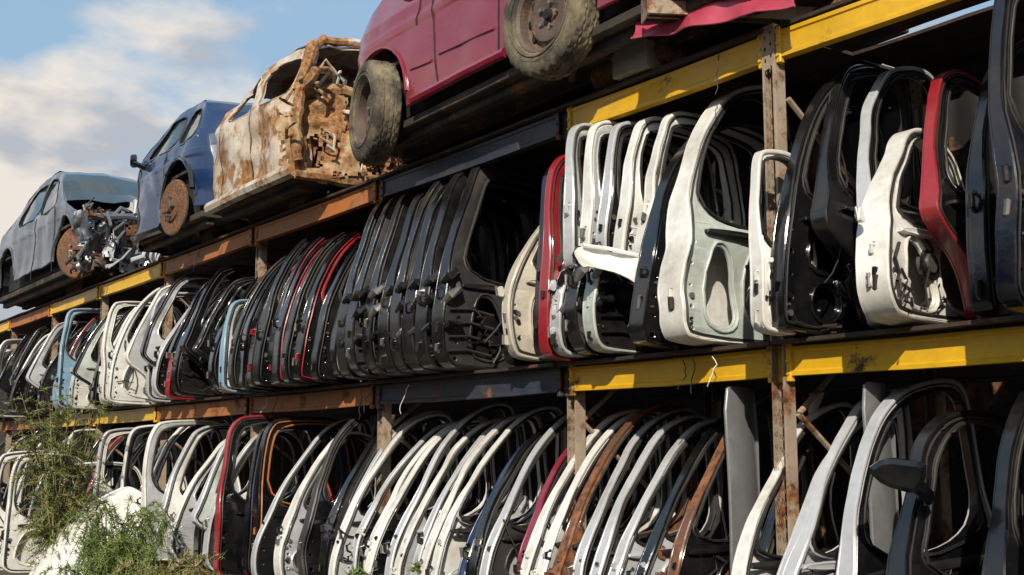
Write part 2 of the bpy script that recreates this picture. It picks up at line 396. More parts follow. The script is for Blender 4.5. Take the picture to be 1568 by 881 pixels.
def deck(s0,s1,z,y0,y1,mat,seed):
    A=Acc();rnd=random.Random(seed);y=y0
    while y<y1-.05:
        w=rnd.uniform(.22,.3);e=min(y+w,y1)
        x0=-s1+rnd.uniform(-.02,.03);x1=-s0+rnd.uniform(-.03,.02);dz=rnd.uniform(0,.006)
        n=12;V=[];F=[]
        for i in range(n+1):
            x=x0+(x1-x0)*i/n;r=noise.noise(Vector((x*2,y*7,seed)))*.006
            ye=y+noise.noise(Vector((x*5,y,seed+3)))*.008
            V+=[(x,ye,z+dz+r),(x,e-.006,z+dz+r),(x,e-.006,z+.018+dz+r),(x,ye,z+.018+dz+r)]
        for i in range(n):
            for k in range(4): F.append([i*4+k,i*4+(k+1)%4,i*4+4+(k+1)%4,i*4+4+k])
        F+= [[0,3,2,1],[n*4,n*4+1,n*4+2,n*4+3]]
        A.add(V,F,mat);y+=w
    return A
for i in range(len(POST_S)-1):
    s0,s1=POST_S[i],POST_S[i+1]
    deck(s0,s1,LEV[0]+.076,-.1,1.2,rustdark,i).obj('deck_boards')
    deck(s0,s1,LEV[1]+.076,-.12,1.2,rustdark,i+20).obj('deck_boards')
    if i==0:
        deck(s0,s1,LEV[2]+.076,-.05,.50,rustdark,i+40).obj('deck_boards');deck(s0,s1,LEV[2]+.076,.60,1.25,rustdark,i+41).obj('deck_boards')
    else: deck(s0,s1,LEV[2]+.076,-.08,1.25,rustdark,i+40).obj('deck_boards')
deck(-.6,1.9,LEV[2]+.076,-.05,1.25,rustdark,77).obj('deck_boards')
deck(-.6,1.9,LEV[1]+.076,-.05,1.25,rustdark,78).obj('deck_boards')
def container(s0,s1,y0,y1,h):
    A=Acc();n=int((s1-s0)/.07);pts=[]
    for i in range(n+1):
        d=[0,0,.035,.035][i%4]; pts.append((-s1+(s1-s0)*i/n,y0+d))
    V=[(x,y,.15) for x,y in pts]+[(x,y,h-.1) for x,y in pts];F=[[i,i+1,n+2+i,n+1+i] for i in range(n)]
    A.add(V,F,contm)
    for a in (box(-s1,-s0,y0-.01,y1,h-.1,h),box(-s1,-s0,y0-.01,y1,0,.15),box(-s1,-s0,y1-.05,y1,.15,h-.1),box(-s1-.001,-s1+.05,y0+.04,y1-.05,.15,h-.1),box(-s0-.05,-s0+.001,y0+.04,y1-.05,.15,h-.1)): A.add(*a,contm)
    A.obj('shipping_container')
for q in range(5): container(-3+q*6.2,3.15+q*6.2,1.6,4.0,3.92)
# invented unseen shed behind the camera, added to block sky fill and darken reflections
A=Acc();n=240;V=[];F=[]
for i in range(n+1):
    x=-40+60*i/n;y=-13+[0,0,.05,.05][i%4]
    V+=[(x,y,0),(x,y,5.6),(x,y-6,7.0)]
for i in range(n):
    F+=[[i*3,i*3+3,i*3+4,i*3+1],[i*3+1,i*3+4,i*3+5,i*3+2]]
A.add(V,F,blockerm)
for x in (-40,20): A.add([(x,-13,0),(x,-19,0),(x,-19,7),(x,-13,5.6)],[[0,1,2,3]],blockerm)
A.obj('sky_fill_blocker')
# ------------------------------------------------------------------ mid level stock
zb=2.256
def D(*a,**k):
    k.setdefault('yaw',random.uniform(-5,5));k.setdefault('lean',random.uniform(-3,3));k.setdefault('tilt',random.uniform(-2,2))
    return door('car_door',*a,**k)
D(2.05,-.35,zb,'A',navy,sc=.95,lean=0);D(2.3,-.28,zb,'R',black,lean=0)
D(2.58,-.42,zb-.01,'R',navy,navy,sc=.98,seed=3,yaw=0,lean=0,hinge=False)
D(2.86,-.16,zb,'A',black,matblack,sz=.95,yaw=3,var=3)
D(3.06,-.14,zb+.02,'Q',redp,black,yaw=8,sz=.90,seed=8,lean=-4,bend=.12)
D(3.24,-.36,zb,'S',white,white,sz=.70,seed=12,yaw=9,var=3,depth=.15,lean=-4)
D(3.42,-.10,zb,'A',silver,black,sz=.97,lean=-5,yaw=8,var=4)
D(3.60,-.20,zb,'Q',black,matblack,sz=1.03,seed=2,yaw=8,lean=-4)
D(3.80,-.32,zb,'A',black,black,sz=.98,yaw=-1,lean=1)
door('door_shell',3.87,-.37,zb,'R',white,white,sz=.62,sc=.34,seed=5,yaw=-3)
D(4.14,.14,zb,'A',black,black,sz=.98,yaw=4)
D(4.50,-.35,zb,'A',white,lgrey,sz=1.02,seed=21,depth=.17,yaw=2,lean=-1,tilt=0,var=3)
D(4.72,-.37,zb,'A',black,black,sz=.96,depth=.12,yaw=-3,lean=2)
door('door_shell',5.00,-.10,zb,'R',matblack,lgrey,sz=.45,sc=.8,seed=23,depth=.12,yaw=2)
for k,(c,i_) in enumerate([(lgrey,matblack),(black,dgrey),(silver,matblack)]):
    D(5.20+k*.16,-.30,zb,'B',c,i_,sz=.72,sc=.85,seed=24+k,depth=.1,yaw=-2,tilt=0)
for k,(s,c,i_) in enumerate([(4.93,white,white),(5.07,white,white),(5.19,silver,matblack),(5.30,white,silver),(5.40,silver,silver)]):
    door('tailgate',s,-.17-.035*k,zb+.50,'T',c,i_,sc=.86,sz=.72,depth=.085,seed=30+k,bend=.05,yaw=-6+3*k,lean=7-1.5*k,tilt=-6+k*1.2,hinge=False)
D(5.60,-.34,zb,'T',redp,redp,sz=1.02,seed=29,yaw=0,lean=2,tilt=-2,bend=.05)
D(5.70,-.30,zb,'T',black,silver,sz=1.0,seed=28,yaw=0,lean=2,tilt=-2,bend=.05)
# curved white lower bumper skin hanging from the hatch stack
A=Acc();V,F=plate([chaikin([(-.3,.02),(-.26,.13),(-.1,.17),(.1,.16),(.3,.14),(.36,.02),(.30,-.16),(.2,-.10),(.05,-.03),(-.12,-.04),(-.2,-.10)],1)],0,.012,.003);V,F=refine(V,F,.04)
A.add(V,F,white,lambda a,b,c:(a*.62,c-.9*a*a+.25*b*b+.04*math.sin(b*16),b*.75))
V,F=tube([(-.14,-.02,.10),(0,-.0,.125),(.17,-.03,.10)],.012,6);A.add(V,F,white)
A.obj('bumper_skin',(-4.98,-.33,zb+.46),(math.radians(-22),math.radians(12),math.radians(52)))
D(6.02,-.28,zb,'S',cream,cream,sz=.92,seed=41,yaw=-8,tilt=0,lean=-2,var=3)
D(6.25,-.1,zb,'A',matblack,matblack,sz=.9)
for k in range(8):
    door('tailgate',6.66+k*.19,-.41+random.uniform(-.04,.03),zb-.005,'B',matblack,matblack if k%3 else dgrey,seed=50+k,depth=.13,yaw=random.uniform(-4,4),lean=random.uniform(-2,2),bend=.12,sz=random.uniform(.96,1),hinge=False)
D(8.30,-.30,zb,'S',black,silver,seed=60,sz=.95)
D(8.50,-.36,zb,'A',black,matblack,seed=61,sz=.93)
for k in range(8):
    D(8.75+k*.18,-.40+random.uniform(-.03,.03),zb,'A',[black,matblack,black,matblack,matblack,matblack,black,matblack][k],matblack,trim=redp if k in(0,2,3,5) else rubber,seed=64+k,depth=.10,sz=random.uniform(.93,.98),var=2)
D(10.25,-.42,zb,'R',lblue,white,sz=.6)
for k,(c,i_) in enumerate([(black,matblack),(black,black),(matblack,black),(black,black),(black,matblack),(black,black),(redp,black),(silver,black),(black,silver)]):
    D(10.45+k*.24,-.38+random.uniform(-.09,.08),zb,'A' if c==redp else random.choice('ASQ'),c,i_,sz=random.uniform(.85,.97))
for k,(c,i_) in enumerate([(silver,silver),(white,silver),(white,white),(white,white),(white,white),(black,black),(black,lgrey),(silver,white),(lblue,lblue),(redp,lgrey),(lblue,black),(black,matblack),(silver,silver),(black,black),(dgrey,black),(white,white),(matblack,black),(black,matblack),(silver,dgrey),(black,black),(dgrey,black),(black,black),(matblack,black)]):
    D(12.55+k*.36,-.40+random.uniform(-.12,.08),zb,random.choice('AARSQ'),c,i_,sz=random.uniform(.82,.97))
# ------------------------------------------------------------------ lower level stock
zl=.652
low=[(2.25,black,black,'A',0),(2.5,silver,silver,'R',0),(2.8,black,matblack,'A',.1),(3.1,black,black,'Q',-.1),
(3.45,silver,black,'A',.12),(3.72,silver,silver,'C',0),(3.84,silver,black,'C',.03),(4.02,white,silver,'C',.0),(4.2,black,black,'C',.25),
(4.55,brown,black,'C',.05),(4.78,black,silver,'C',.02),(4.98,silver,silver,'C',0),(5.06,silver,dgrey,'C',0),(5.26,silver,black,'C',.06),(5.42,brown,brown,'C',.05),(5.56,white,silver,'C',0),(5.72,white,white,'C',0),
(5.92,maroon,black,'C',.12),(6.10,silver,dgrey,'C',.06),(6.30,black,matblack,'C',.1),(6.48,bluep,black,'C',.08),(6.66,white,silver,'C',0),(6.78,white,silver,'C',0),(6.98,silver,black,'C',.05),
(7.14,white,silver,'C',0),(7.24,silver,dgrey,'C',0),(7.44,white,black,'C',0),(7.56,white,white,'C',0),(7.76,silver,black,'C',.04),(7.92,white,silver,'C',0),(8.02,silver,silver,'C',0),
(8.35,black,dgrey,'S',.1),(8.6,dgrey,black,'A',.05),(8.95,white,silver,'S',-.02),(9.3,silver,black,'C',-.05),(9.62,black,black,'R',.15),(9.85,black,bluep,'R',.12),(10.02,redp,black,'R',-.03),(10.4,silver,dgrey,'S',0),(10.65,silver,lgrey,'Q',0),
(11.0,black,black,'A',.1),(11.35,white,silver,'S',0),(11.6,silver,white,'Q',.0),(11.9,white,silver,'R',-.05),(12.1,white,white,'A',0),(12.5,black,redp,'A',.05),(12.9,white,black,'R',0),(13.3,black,black,'A',0),(13.8,silver,white,'R',0),(14.3,redp,white,'A',0),(14.8,black,matblack,'A',0),(15.3,white,black,'R',0),(15.8,black,matblack,'A',0),(16.4,silver,white,'A',0),(17.0,black,black,'R',0),(17.6,white,white,'A',0),(18.2,black,black,'A',0),(19,silver,black,'A',0),(20,dgrey,black,'A',0)]
for s,c,i_,p,dy in low:
    wd=5 if s>8.3 else 3
    D(s,-.45+dy+random.uniform(-.04,.05),zl,p,c,i_,sz=random.uniform(.93,1.0),seed=int(s*100),depth=.075 if p=='C' else .1,yaw=random.uniform(-wd,wd),lean=random.uniform(-2,2),tilt=random.uniform(-3,3),trim=orange if abs(s-9.62)<.01 else rubber)
for s,y,w,hh in [(3.52,-.02,.26,1.38),(4.36,-.05,.28,1.4)]:
    A=Acc();V,F=plate([rrect(0,0,w,hh,.1)],0,.012,.004);V,F=refine(V,F,.08)
    A.add(V,F,dsilver,lambda a,b,c:(c+.035*math.sin(a/w*3.14)-.06*(b-.7)**2,a,b))
    V,F=plate([rrect(w-.03,.02,w-.005,hh-.02,.1)],.012,.03,.004);A.add(V,F,dsilver,lambda a,b,c:(c+.035*math.sin(a/w*3.14)-.06*(b-.7)**2,a,b))
    A.obj('door_skin_panel',(-s,y,zl),(0,0,math.radians(12)))
def mirror(name,loc,rot,parent=None,sc=1.0):
    A=Acc();V,F=plate([chaikin([(-.12,-.01),(-.04,-.06),(.09,-.07),(.12,.0),(.11,.07),(-.06,.055)],1,.2)],0,.07,.02)
    A.add([(a*sc,-c*sc,b*sc) for a,b,c in V],F,black)
    V,F=plate([chaikin([(-.09,-.005),(-.03,-.042),(.075,-.05),(.1,.0),(.09,.05),(-.045,.038)],1,.2)],-.004,.001,.001);A.add([(a*sc,-c*sc,b*sc) for a,b,c in V],F,glass)
    V,F=tube([(.08*sc,-.03*sc,-.03*sc),(.12*sc,.03*sc,-.06*sc),(.13*sc,.12*sc,-.09*sc)],[.035*sc,.03*sc,.04*sc],8);A.add(V,F,black)
    return A.obj(name,loc,rot,parent)
mirror('wing_mirror',(-3.05,-.44,1.63),(math.radians(5),math.radians(12),math.radians(35)),None,.95)
rnd=random.Random(77)
A=Acc()
for q in range(90):
    s=rnd.uniform(2.4,15);li=rnd.choice([0,1]);z0=LEV[li]+.105;y0=rnd.uniform(-.12,.1);V,F=crumple(rnd.uniform(.05,.2),rnd.uniform(.04,.12),6,4,.03,q,9)
    A.add([(x-s,y_+y0,z_*.4+z0+.03) for x,y_,z_ in V],F,rnd.choice([rustm,matblack,steel,rustdark,rustdark]))
A.obj('scrap_fragments')
for q in range(14):
    s=rnd.uniform(2.6,13);z0=rnd.choice([2.2,3.8,2.2]);p=Vector((-s,-.1,z0));P=[tuple(p)];L=rnd.uniform(.1,.25)
    for k in range(7): p=p+Vector((rnd.uniform(-.02,.02),rnd.uniform(-.02,.01),-L/7));P.append(tuple(p))
    A=Acc();V,F=tube(P,.003,5);A.add(V,F,rubber if q%5 else white);A.obj('hanging_cable')
# ------------------------------------------------------------------ cars
def wheel(parent,name,loc,r,tyre=True,yaw=0,w=.19,rimm=None):
    rimm=rimm or (rimm_ if tyre else rustm)
    A=Acc()
    if tyre:
        pr=[(r*.62,-w*.40),(r*.66,-w*.50),(r*.82,-w*.56),(r*.93,-w*.5),(r*.985,-w*.42),(r,-w*.26),(r,-w*.22),(r*.975,-w*.2),(r*.975,-w*.16),(r,-w*.14),(r,-w*.02),(r*.975,0),(r,w*.04),(r,w*.14),(r*.975,w*.17),(r*.975,w*.2),(r,w*.23),(r,w*.28),(r*.985,w*.42),(r*.93,w*.5),(r*.82,w*.56),(r*.66,w*.5),(r*.62,w*.4)]
        V,F=lathe(pr,120,{4,5,6,9,10,12,13,16,17,18});A.add(V,F,tyrem)
        for rr in (.70,.78): 
            V,F=tube([(r*rr*math.cos(a*.1309),-w*.545,r*rr*math.sin(a*.1309)) for a in range(48)],.004,5,True);A.add(V,F,tyrem)
        pr=[(.001,-w*.1),(r*.1,-w*.1),(r*.12,-w*.02),(r*.2,-w*.05),(r*.3,-w*.16),(r*.42,-w*.14),(r*.5,w*.02),(r*.56,-w*.05),(r*.57,-w*.36),(r*.62,-w*.44),(r*.645,-w*.42),(r*.62,-w*.35),(r*.6,w*.4)]
        V,F=lathe(pr,40);A.add(V,F,rimm)
        for k in range(10):
            a=6.283*k/10;V,F=tube([(r*.47*math.cos(a),-w*.10,r*.47*math.sin(a)),(r*.47*math.cos(a),w*.1,r*.47*math.sin(a))],r*.05,8);A.add(V,F,blackhole)
        V,F=lathe([(.001,-w*.22),(r*.08,-w*.22),(r*.1,-w*.1)],16);A.add(V,F,blackhole)
        for k in range(5):
            a=6.283*k/5;V,F=tube([(r*.2*math.cos(a),-w*.2,r*.2*math.sin(a)),(r*.2*math.cos(a),w*.0,r*.2*math.sin(a))],r*.035,6);A.add(V,F,steel)
    else:
        pr=[(.001,-.09),(r*.22,-.09),(r*.26,-.05),(r*.5,-.04),(r*.52,-.02),(r*.95,-.02),(r,-.01),(r,.01),(r*.5,.015),(.001,.03)]
        V,F=lathe(pr,40);A.add(V,F,rimm)
        for k in range(5):
            a=6.283*k/5;V,F=tube([(r*.34*math.cos(a),-.1,r*.34*math.sin(a)),(r*.34*math.cos(a),-.03,r*.34*math.sin(a))],.012,6);A.add(V,F,steel)
        V,F=tube([(0,0,0),(0,.35,.02)],.03,8);A.add(V,F,rustm)
    return A.obj(name,loc,(0,0,math.radians(yaw)),parent)
arches_z=.36
def car(name,s,L,y,z,W,prof,wins,arches,body,zbelt,glassseg=(),openseg=(),floor=.2,seams=(),yaw=0,winmat=None,th=.025,endround=.14,intr=True,inner=None,dent=.0,crease=.0):
    E=bpy.data.objects.new(name,None);scn.collection.objects.link(E);E.location=(-s,y,z);E.rotation_euler=(0,0,math.radians(yaw))
    def inset(t,b):
        d=min(t,L-t);r=.4
        e=endround*(1-min(1,max(0,d)/r))**2
        k=max(0,b-zbelt)
        cr=crease*math.exp(-((b-zbelt*.86)/.035)**2)
        return e+.33*k+.05*((b-zbelt*.6)/zbelt)**2-cr+dent*(noise.noise(Vector((t*2.2,b*2.2,s)))+.5*noise.noise(Vector((t*6,b*6,s))))
    top=prof;T=[]
    for i in range(len(top)-1):
        a,b=top[i],top[i+1]
        for q in range(3): T.append((a[0]+(b[0]-a[0])*q/3,a[1]+(b[1]-a[1])*q/3,i))
    T.append((*top[-1],len(top)-2))
    S=[list(p) for p in T]
    for _ in range(2):
        S2=[p[:] for p in S]
        for i in range(1,len(S)-1):
            for c in (0,1): S2[i][c]=(S[i-1][c]+2*S[i][c]+S[i+1][c])/4
        S=S2
    out=[(p[0],p[1]) for p in S]
    bot=[];zf=prof[0][1]
    for (tc,r) in sorted(arches,reverse=True):
        a0=math.asin(max(-1,min(1,(zf-arches_z)/r)))
        for q in range(17):
            a=a0+(math.pi-2*a0)*(q/16); bot.append((tc+r*math.cos(a),arches_z+r*math.sin(a)))
    poly=out+bot
    loops=[poly]+[chaikin(w,2,.2) for w in wins]
    V,F=plate(loops,0,th,.008);V,F=refine(V,F,.08)
    A=Acc();A.add(V,F,body,lambda a,b,c:(-a,inset(a,b)-c+th,b))
    A.add(V,F,body,lambda a,b,c:(-a,W-inset(a,b)+c-th,b))
    A.obj('side_panels',parent=E)
    for (tc,r) in arches:
        A=Acc();P=[]
        for q in range(17):
            a=.0+math.pi*q/16;tt=tc+(r+.01)*math.cos(a);bb=arches_z+(r+.01)*math.sin(a);P.append((-tt,inset(tt,bb)-.004,bb))
        V,F=tube(P,.014,6);A.add(V,F,body);A.obj('arch_lip',parent=E)
    for w in wins:
        wl=chaikin(w,2,.2);A=Acc()
        V,F=tube([(-a,inset(a,b)+.0,b) for a,b in wl],.009,5,True);A.add(V,F,rubber if winmat else body);A.obj('window_seal',parent=E)
        if winmat:
            G=Acc();V,F=plate([wl],0,.004,.001);V,F=refine(V,F,.2)
            G.add(V,F,winmat,lambda a,b,c:(-a,inset(a,b)+.018-c,b));G.obj('side_glass',parent=E)
    for mat,test,nm in ((body,lambda i:i not in glassseg and i not in openseg,'roof_and_ends'),(glass,lambda i:i in glassseg,'windscreen')):
        A=Acc();n=10
        for i in range(len(S)-1):
            if not test(T[i][2]): continue
            V=[]
            for (t,b,_) in (S[i],S[i+1]):
                ins=inset(t,b)
                for k in range(n+1):
                    v=k/n;cr=1-(2*v-1)**2
                    ex=.16*cr*(1 if t<L*.25 else 0)*(1-t/(L*.25)) - .16*cr*(1 if t>L*.75 else 0)*((t-L*.75)/(L*.25))
                    V.append((-t+ex,ins+(W-2*ins)*v,b+.035*cr*(b>zbelt*.9)+dent*noise.noise(Vector((t*2,v*5,3)))))
            A.add(V,[[k,k+1,n+2+k,n+1+k] for k in range(n)],mat)
        if A.v: A.obj(nm,parent=E)
    A=Acc();V,F=box(-L+.1,-.1,.07,W-.07,floor-.06,floor);A.add(V,F,under)
    for q in (.12,.3,.7,.88):
        V,F=box(-L+.15,-.15,W*q-.04,W*q+.04,floor-.12,floor-.05);A.add(V,F,under)
    V,F=tube([(-.1,W*.5,floor-.1),(-L*.4,W*.55,floor-.12),(-L*.6,W*.5,floor-.1),(-L+.2,W*.6,floor-.1)],.03,8);A.add(V,F,rustm)
    V,F=tube([(-L*.25,W*.3,floor-.12),(-L*.4,W*.3,floor-.12)],.1,12);A.add(V,F,rustm)
    for t,_ in arches:
        V,F=tube([(-t,.1,floor-.02),(-t,W-.1,floor-.02)],.035,8);A.add(V,F,rustm)
        V,F=tube([(-t+.2,.3,floor-.1),(-t,.2,floor+.02),(-t-.25,.35,floor-.1)],.025,8);A.add(V,F,rustm)
        V,F=tube([(-t+.05,.22,floor+.0),(-t+.05,.26,floor+.4)],.05,10);A.add(V,F,under)
        V,F=box(-t-.33,-t+.33,.26,.30,floor-.05,floor+.45);A.add(V,F,under)
        V,F=box(-t-.33,-t+.33,.04,.26,floor+.42,floor+.45);A.add(V,F,under)
    A.obj('underbody',parent=E)
    if intr:
        A=Acc();V,F=box(-L+.5,-.45,.12,W-.12,floor+.01,zbelt-.12,.03);A.add(V,F,inner or blackhole)
        for t in (L*.4,L*.62):
            for yy in (W*.3,W*.7):
                V,F=box(-t-.07,-t+.07,yy-.2,yy+.2,zbelt-.2,zbelt+.16,.05);A.add(V,F,inner or blackhole)
                V,F=box(-t-.05,-t+.05,yy-.1,yy+.1,zbelt+.18,zbelt+.3,.03);A.add(V,F,inner or blackhole)
        A.obj('interior',parent=E)
    for sm in seams:
        A=Acc();P=[]
        for i in range(len(sm)-1):
            for q in range(6): P.append((sm[i][0]+(sm[i+1][0]-sm[i][0])*q/6,sm[i][1]+(sm[i+1][1]-sm[i][1])*q/6))
        P.append(sm[-1]);V,F=tube([(-a,inset(a,b)-.001,b) for a,b in P],.0065,5);A.add(V,F,blackhole);A.obj('panel_gap',parent=E)
    return E,inset
ztop=3.845
Lr=4.1
prof=[(.12,.25),(0,.42),(-.02,.6),(.08,.8),(.7,.95),(1.15,1.02),(1.75,1.45),(2.6,1.52),(3.5,1.45),(3.9,1.15),(4.10,.98),(4.18,.72),(4.16,.45),(4.05,.22)]
E,ins=car('maroon_hatchback',3.75,Lr+.08,-.42,ztop+.09,1.55,prof,[[(1.5,1.02),(1.9,1.36),(2.4,1.4),(2.4,1.02)],[(2.48,1.02),(2.48,1.4),(3.2,1.36),(3.4,1.02)]],[(1.58,.42),(3.66,.42)],maroon,.98,glassseg=(5,8),
 seams=[[(2.12,.29),(2.10,1.0)],[(2.82,.27),(2.86,.5),(2.9,1.0)],[(2.12,.29),(2.82,.27)],[(3.1,.8),(3.05,1.0)]],winmat=glass,dent=.012,crease=.014)
E.rotation_euler=(0,math.radians(-1.5),0)
wheel(E,'rear_wheel',(-3.69,.0,.325),.375,yaw=-12)
wheel(E,'front_wheel',(-1.60,.02,.365),.375,yaw=2)
wheel(E,'far_wheel_1',(-3.56,1.4,.345),.365);wheel(E,'far_wheel_2',(-1.58,1.4,.345),.365)
A=Acc()
V,F=tube([(-t,ins(t,.27)-.005,.27) for t in (2.04,2.2,2.5,2.8,3.15)],.035,8);A.add(V,F,maroon)
V,F=tube([(-t,ins(t,.5+.0*t)-.002,.46+.05*(t-2)) for t in (2.16,2.3,2.5,2.7,2.8)],.013,6);A.add(V,F,maroon)
V,F=tube([(-t,ins(t,.5)-.002,.48+.07*(t-2.9)) for t in (2.9,3.0,3.1,3.17)],.012,6);A.add(V,F,maroon)
A.obj('side_moulding',parent=E)
# burnt car
prof=[(.0,.12),(-.02,.6),(.02,.85),(.1,1.28),(.35,1.33),(1.0,1.3),(1.45,1.16),(1.75,.86),(1.95,.72),(2.0,.45),(1.92,.12)]
E,ins=car('burnt_out_car',8.85,1.98,-.42,ztop+.03,1.5,prof,[[(.17,.82),(.2,1.22),(.75,1.23),(.8,.84)],[(.9,.84),(.86,1.22),(1.3,1.12),(1.5,.86)]],[],burnt,.82,openseg=(0,1,2,6),floor=.14,seams=[[(.85,.15),(.87,.84)],[(.08,.2),(.08,.8)],[(1.55,.2),(1.6,.84)]],inner=blackhole,dent=.065)
A=Acc();rnd=random.Random(4)
for k in range(10):
    V,F=crumple(rnd.uniform(.3,.5),rnd.uniform(.4,.65),16,16,.07,k,3.0,.4)
    yy=.08+1.3*k/9;zz=rnd.uniform(.32,.6);a=rnd.uniform(1.1,1.9);ca,sa=math.cos(a),math.sin(a);xx=rnd.uniform(-.06,.14)
    A.add([(xx+x*ca-y_*sa,yy+x*sa+y_*ca,zz+z_) for x,y_,z_ in V],F,rnd.choice([burnt2,burnt,burnt2,burnt2,rustm]))
V,F=crumple(1.4,.75,24,18,.06,33);A.add([(-.3-y_,.75+x,.48+z_) for x,y_,z_ in V],F,blackhole)
for k in range(34):
    p=Vector((rnd.uniform(-.05,.15),rnd.uniform(-.02,1.4),rnd.uniform(.15,.95)));q=[tuple(p)]
    for w in range(5):
        p=p+Vector((rnd.uniform(-.05,.1),rnd.uniform(-.12,.12),rnd.uniform(-.15,.12)));q.append(tuple(p))
    V,F=tube(q,rnd.uniform(.006,.026),6);A.add(V,F,rnd.choice([burnt2,burnt,steel,blackhole,burnt2]))
def ring(P,r,m):
    Q=[]
    for i in range(len(P)-1):
        for k in range(5):
            v=Vector(P[i]).lerp(Vector(P[i+1]),k/5);v+=noise.noise_vector(v*9)*.02;Q.append(tuple(v))
    Q.append(P[-1]);V,F=tube(Q,[r*(1+.5*noise.noise(Vector(q)*12)) for q in Q],8);A.add(V,F,m)
ring([(.02,.09,.12),(.03,.03,.5),(.0,.06,.85),(-.05,.2,1.25),(-.05,.3,1.32)],.055,burnt2)
ring([(.1,.0,.2),(.12,-.02,.5),(.08,.02,.8),(.2,.1,.95),(.1,.3,1.0)],.045,burnt2)
ring([(-.04,.3,1.32),(-.04,.75,1.36),(-.04,1.2,1.32),(0,1.42,.85),(.02,1.45,.1)],.035,burnt)
ring([(-.02,.1,.83),(.1,.4,.86),(.08,.9,.84),(0,1.4,.84)],.055,burnt2)
ring([(.02,.02,.12),(.1,.5,.1),(.1,1.0,.12),(0,1.45,.12)],.06,burnt2)
V,F=tube([(.02,.02,.14),(-1.0,-.0,.13),(-1.9,.05,.14)],.06,8);A.add(V,F,burnt)
A.obj('crushed_front',parent=E)
# blue car
prof=[(.0,.25),(-.03,.6),(.05,.9),(.25,1.3),(.6,1.38),(1.1,1.36),(1.5,1.18),(1.95,.9),(2.12,.8),(2.16,.5),(2.1,.1)]
E,ins=car('blue_suv',10.95,2.12,-.40,ztop+.0,1.5,prof,[[(.22,.92),(.35,1.25),(.72,1.28),(.75,.92)],[(.82,.92),(.8,1.28),(1.15,1.26),(1.75,.93)]],[(.62,.40)],bluep,.9,glassseg=(6,),openseg=(0,),floor=.2,seams=[[(1.02,.15),(.95,.92)],[(1.75,.14),(1.8,.9)]],winmat=glass,dent=.04,crease=.015)
E.scale=(1.03,1,1.06)
wheel(E,'brake_disc',(-.62,-.02,.3),.27,tyre=False,yaw=8)
mirror('wing_mirror',(-1.83,-.02,.98),(0,0,math.radians(-20)),E,.95)
A=Acc();V,F=tube([(-t,ins(t,.2)-.005,.18) for t in (1.05,1.3,1.6,1.9,2.08)],.05,8);A.add(V,F,matblack)
V,F=tube([(-(.62+.42*math.cos(a*.2)),ins(.62,.5)-.006,.36+.42*math.sin(a*.2)) for a in range(0,16)],.028,7);A.add(V,F,matblack)
V,F=tube([(-t,ins(t,.93)-.006,.925) for t in (.2,.6,1.0,1.4,1.8)],.01,6);A.add(V,F,steel);A.obj('cladding',parent=E)
# grey saloon
prof=[(.0,.3),(-.02,.5),(.1,.68),(.7,.88),(1.35,1.38),(1.9,1.47),(2.6,1.42),(3.3,1.0),(3.9,.95),(4.0,.5),(3.95,.15)]
E,ins=car('grey_saloon',14.95,4.0,-.40,ztop,1.55,prof,[[(.95,.9),(1.45,1.3),(1.85,1.36),(1.85,.9)],[(1.95,.9),(1.95,1.36),(2.5,1.32),(2.95,.93)]],[(.65,.38),(3.2,.38)],greym,.9,glassseg=(3,4),openseg=(0,1,2),seams=[[(1.05,.2),(1.05,.9)],[(1.9,.2),(1.9,.9)]],winmat=glass,dent=.04,crease=.012)
E.scale=(1.2,1,1.24)
wheel(E,'brake_disc',(-.2,.05,.30),.27,tyre=False,yaw=50)
A=Acc();rnd=random.Random(9)
for k in range(34):
    V,F=crumple(rnd.uniform(.14,.36),rnd.uniform(.14,.32),9,9,.06,k+50,4,.5)
    a=rnd.uniform(.6,2.4);ca,sa=math.cos(a),math.sin(a);xx=rnd.uniform(-.35,.12);yy=-.02+1.45*k/33;zz=rnd.uniform(.15,.72)
    A.add([(xx+x*ca-y_*sa,yy+x*sa+y_*ca,zz+z_) for x,y_,z_ in V],F,rnd.choice([silver,silver,matblack,rustm,matblack,greym]))
for k in range(44):
    p=Vector((rnd.uniform(-.2,.2),rnd.uniform(.0,1.4),rnd.uniform(.1,.8)));q=[tuple(p)]
    for w in range(4):
        p=p+Vector((rnd.uniform(-.05,.1),rnd.uniform(-.15,.15),rnd.uniform(-.15,.1)));q.append(tuple(p))
    V,F=tube(q,rnd.uniform(.008,.028),6);A.add(V,F,rnd.choice([steel,rustm,matblack,silver]))
V,F=box(-.5,.0,.35,1.2,.2,.65,.05);A.add(V,F,matblack)
V,F=tube([(.05,.02,.62),(.1,.5,.66),(.1,1.0,.66),(.05,1.5,.62)],.035,8);A.add(V,F,greym)
A.obj('exposed_engine_bay',parent=E)
# crumpled red panel, concrete block, cross bar at right
A=Acc();V,F=crumple(1.0,.46,36,16,.06,3,2.4);A.add([(x,y_*.8+z_*.3,z_*.85) for x,y_,z_ in V],F,pinkp)
V,F=tube([V[i] for i in range(37)],.01,6);A.add([(x,y_*.8+z_*.3,z_*.85) for x,y_,z_ in V],F,pinkp);A.obj('crumpled_bonnet',(-4.22,-.22,4.09),(0,math.radians(5),math.radians(8)))
A=Acc();A.add(*box(-.15,.15,-.1,.1,0,.17,.01),concm);A.obj('concrete_block',(-5.0,-.02,3.866))
post(0,0,.95).obj('perforated_bar',(-4.50,-.44,4.06),(math.radians(-90),0,math.radians(-28)))
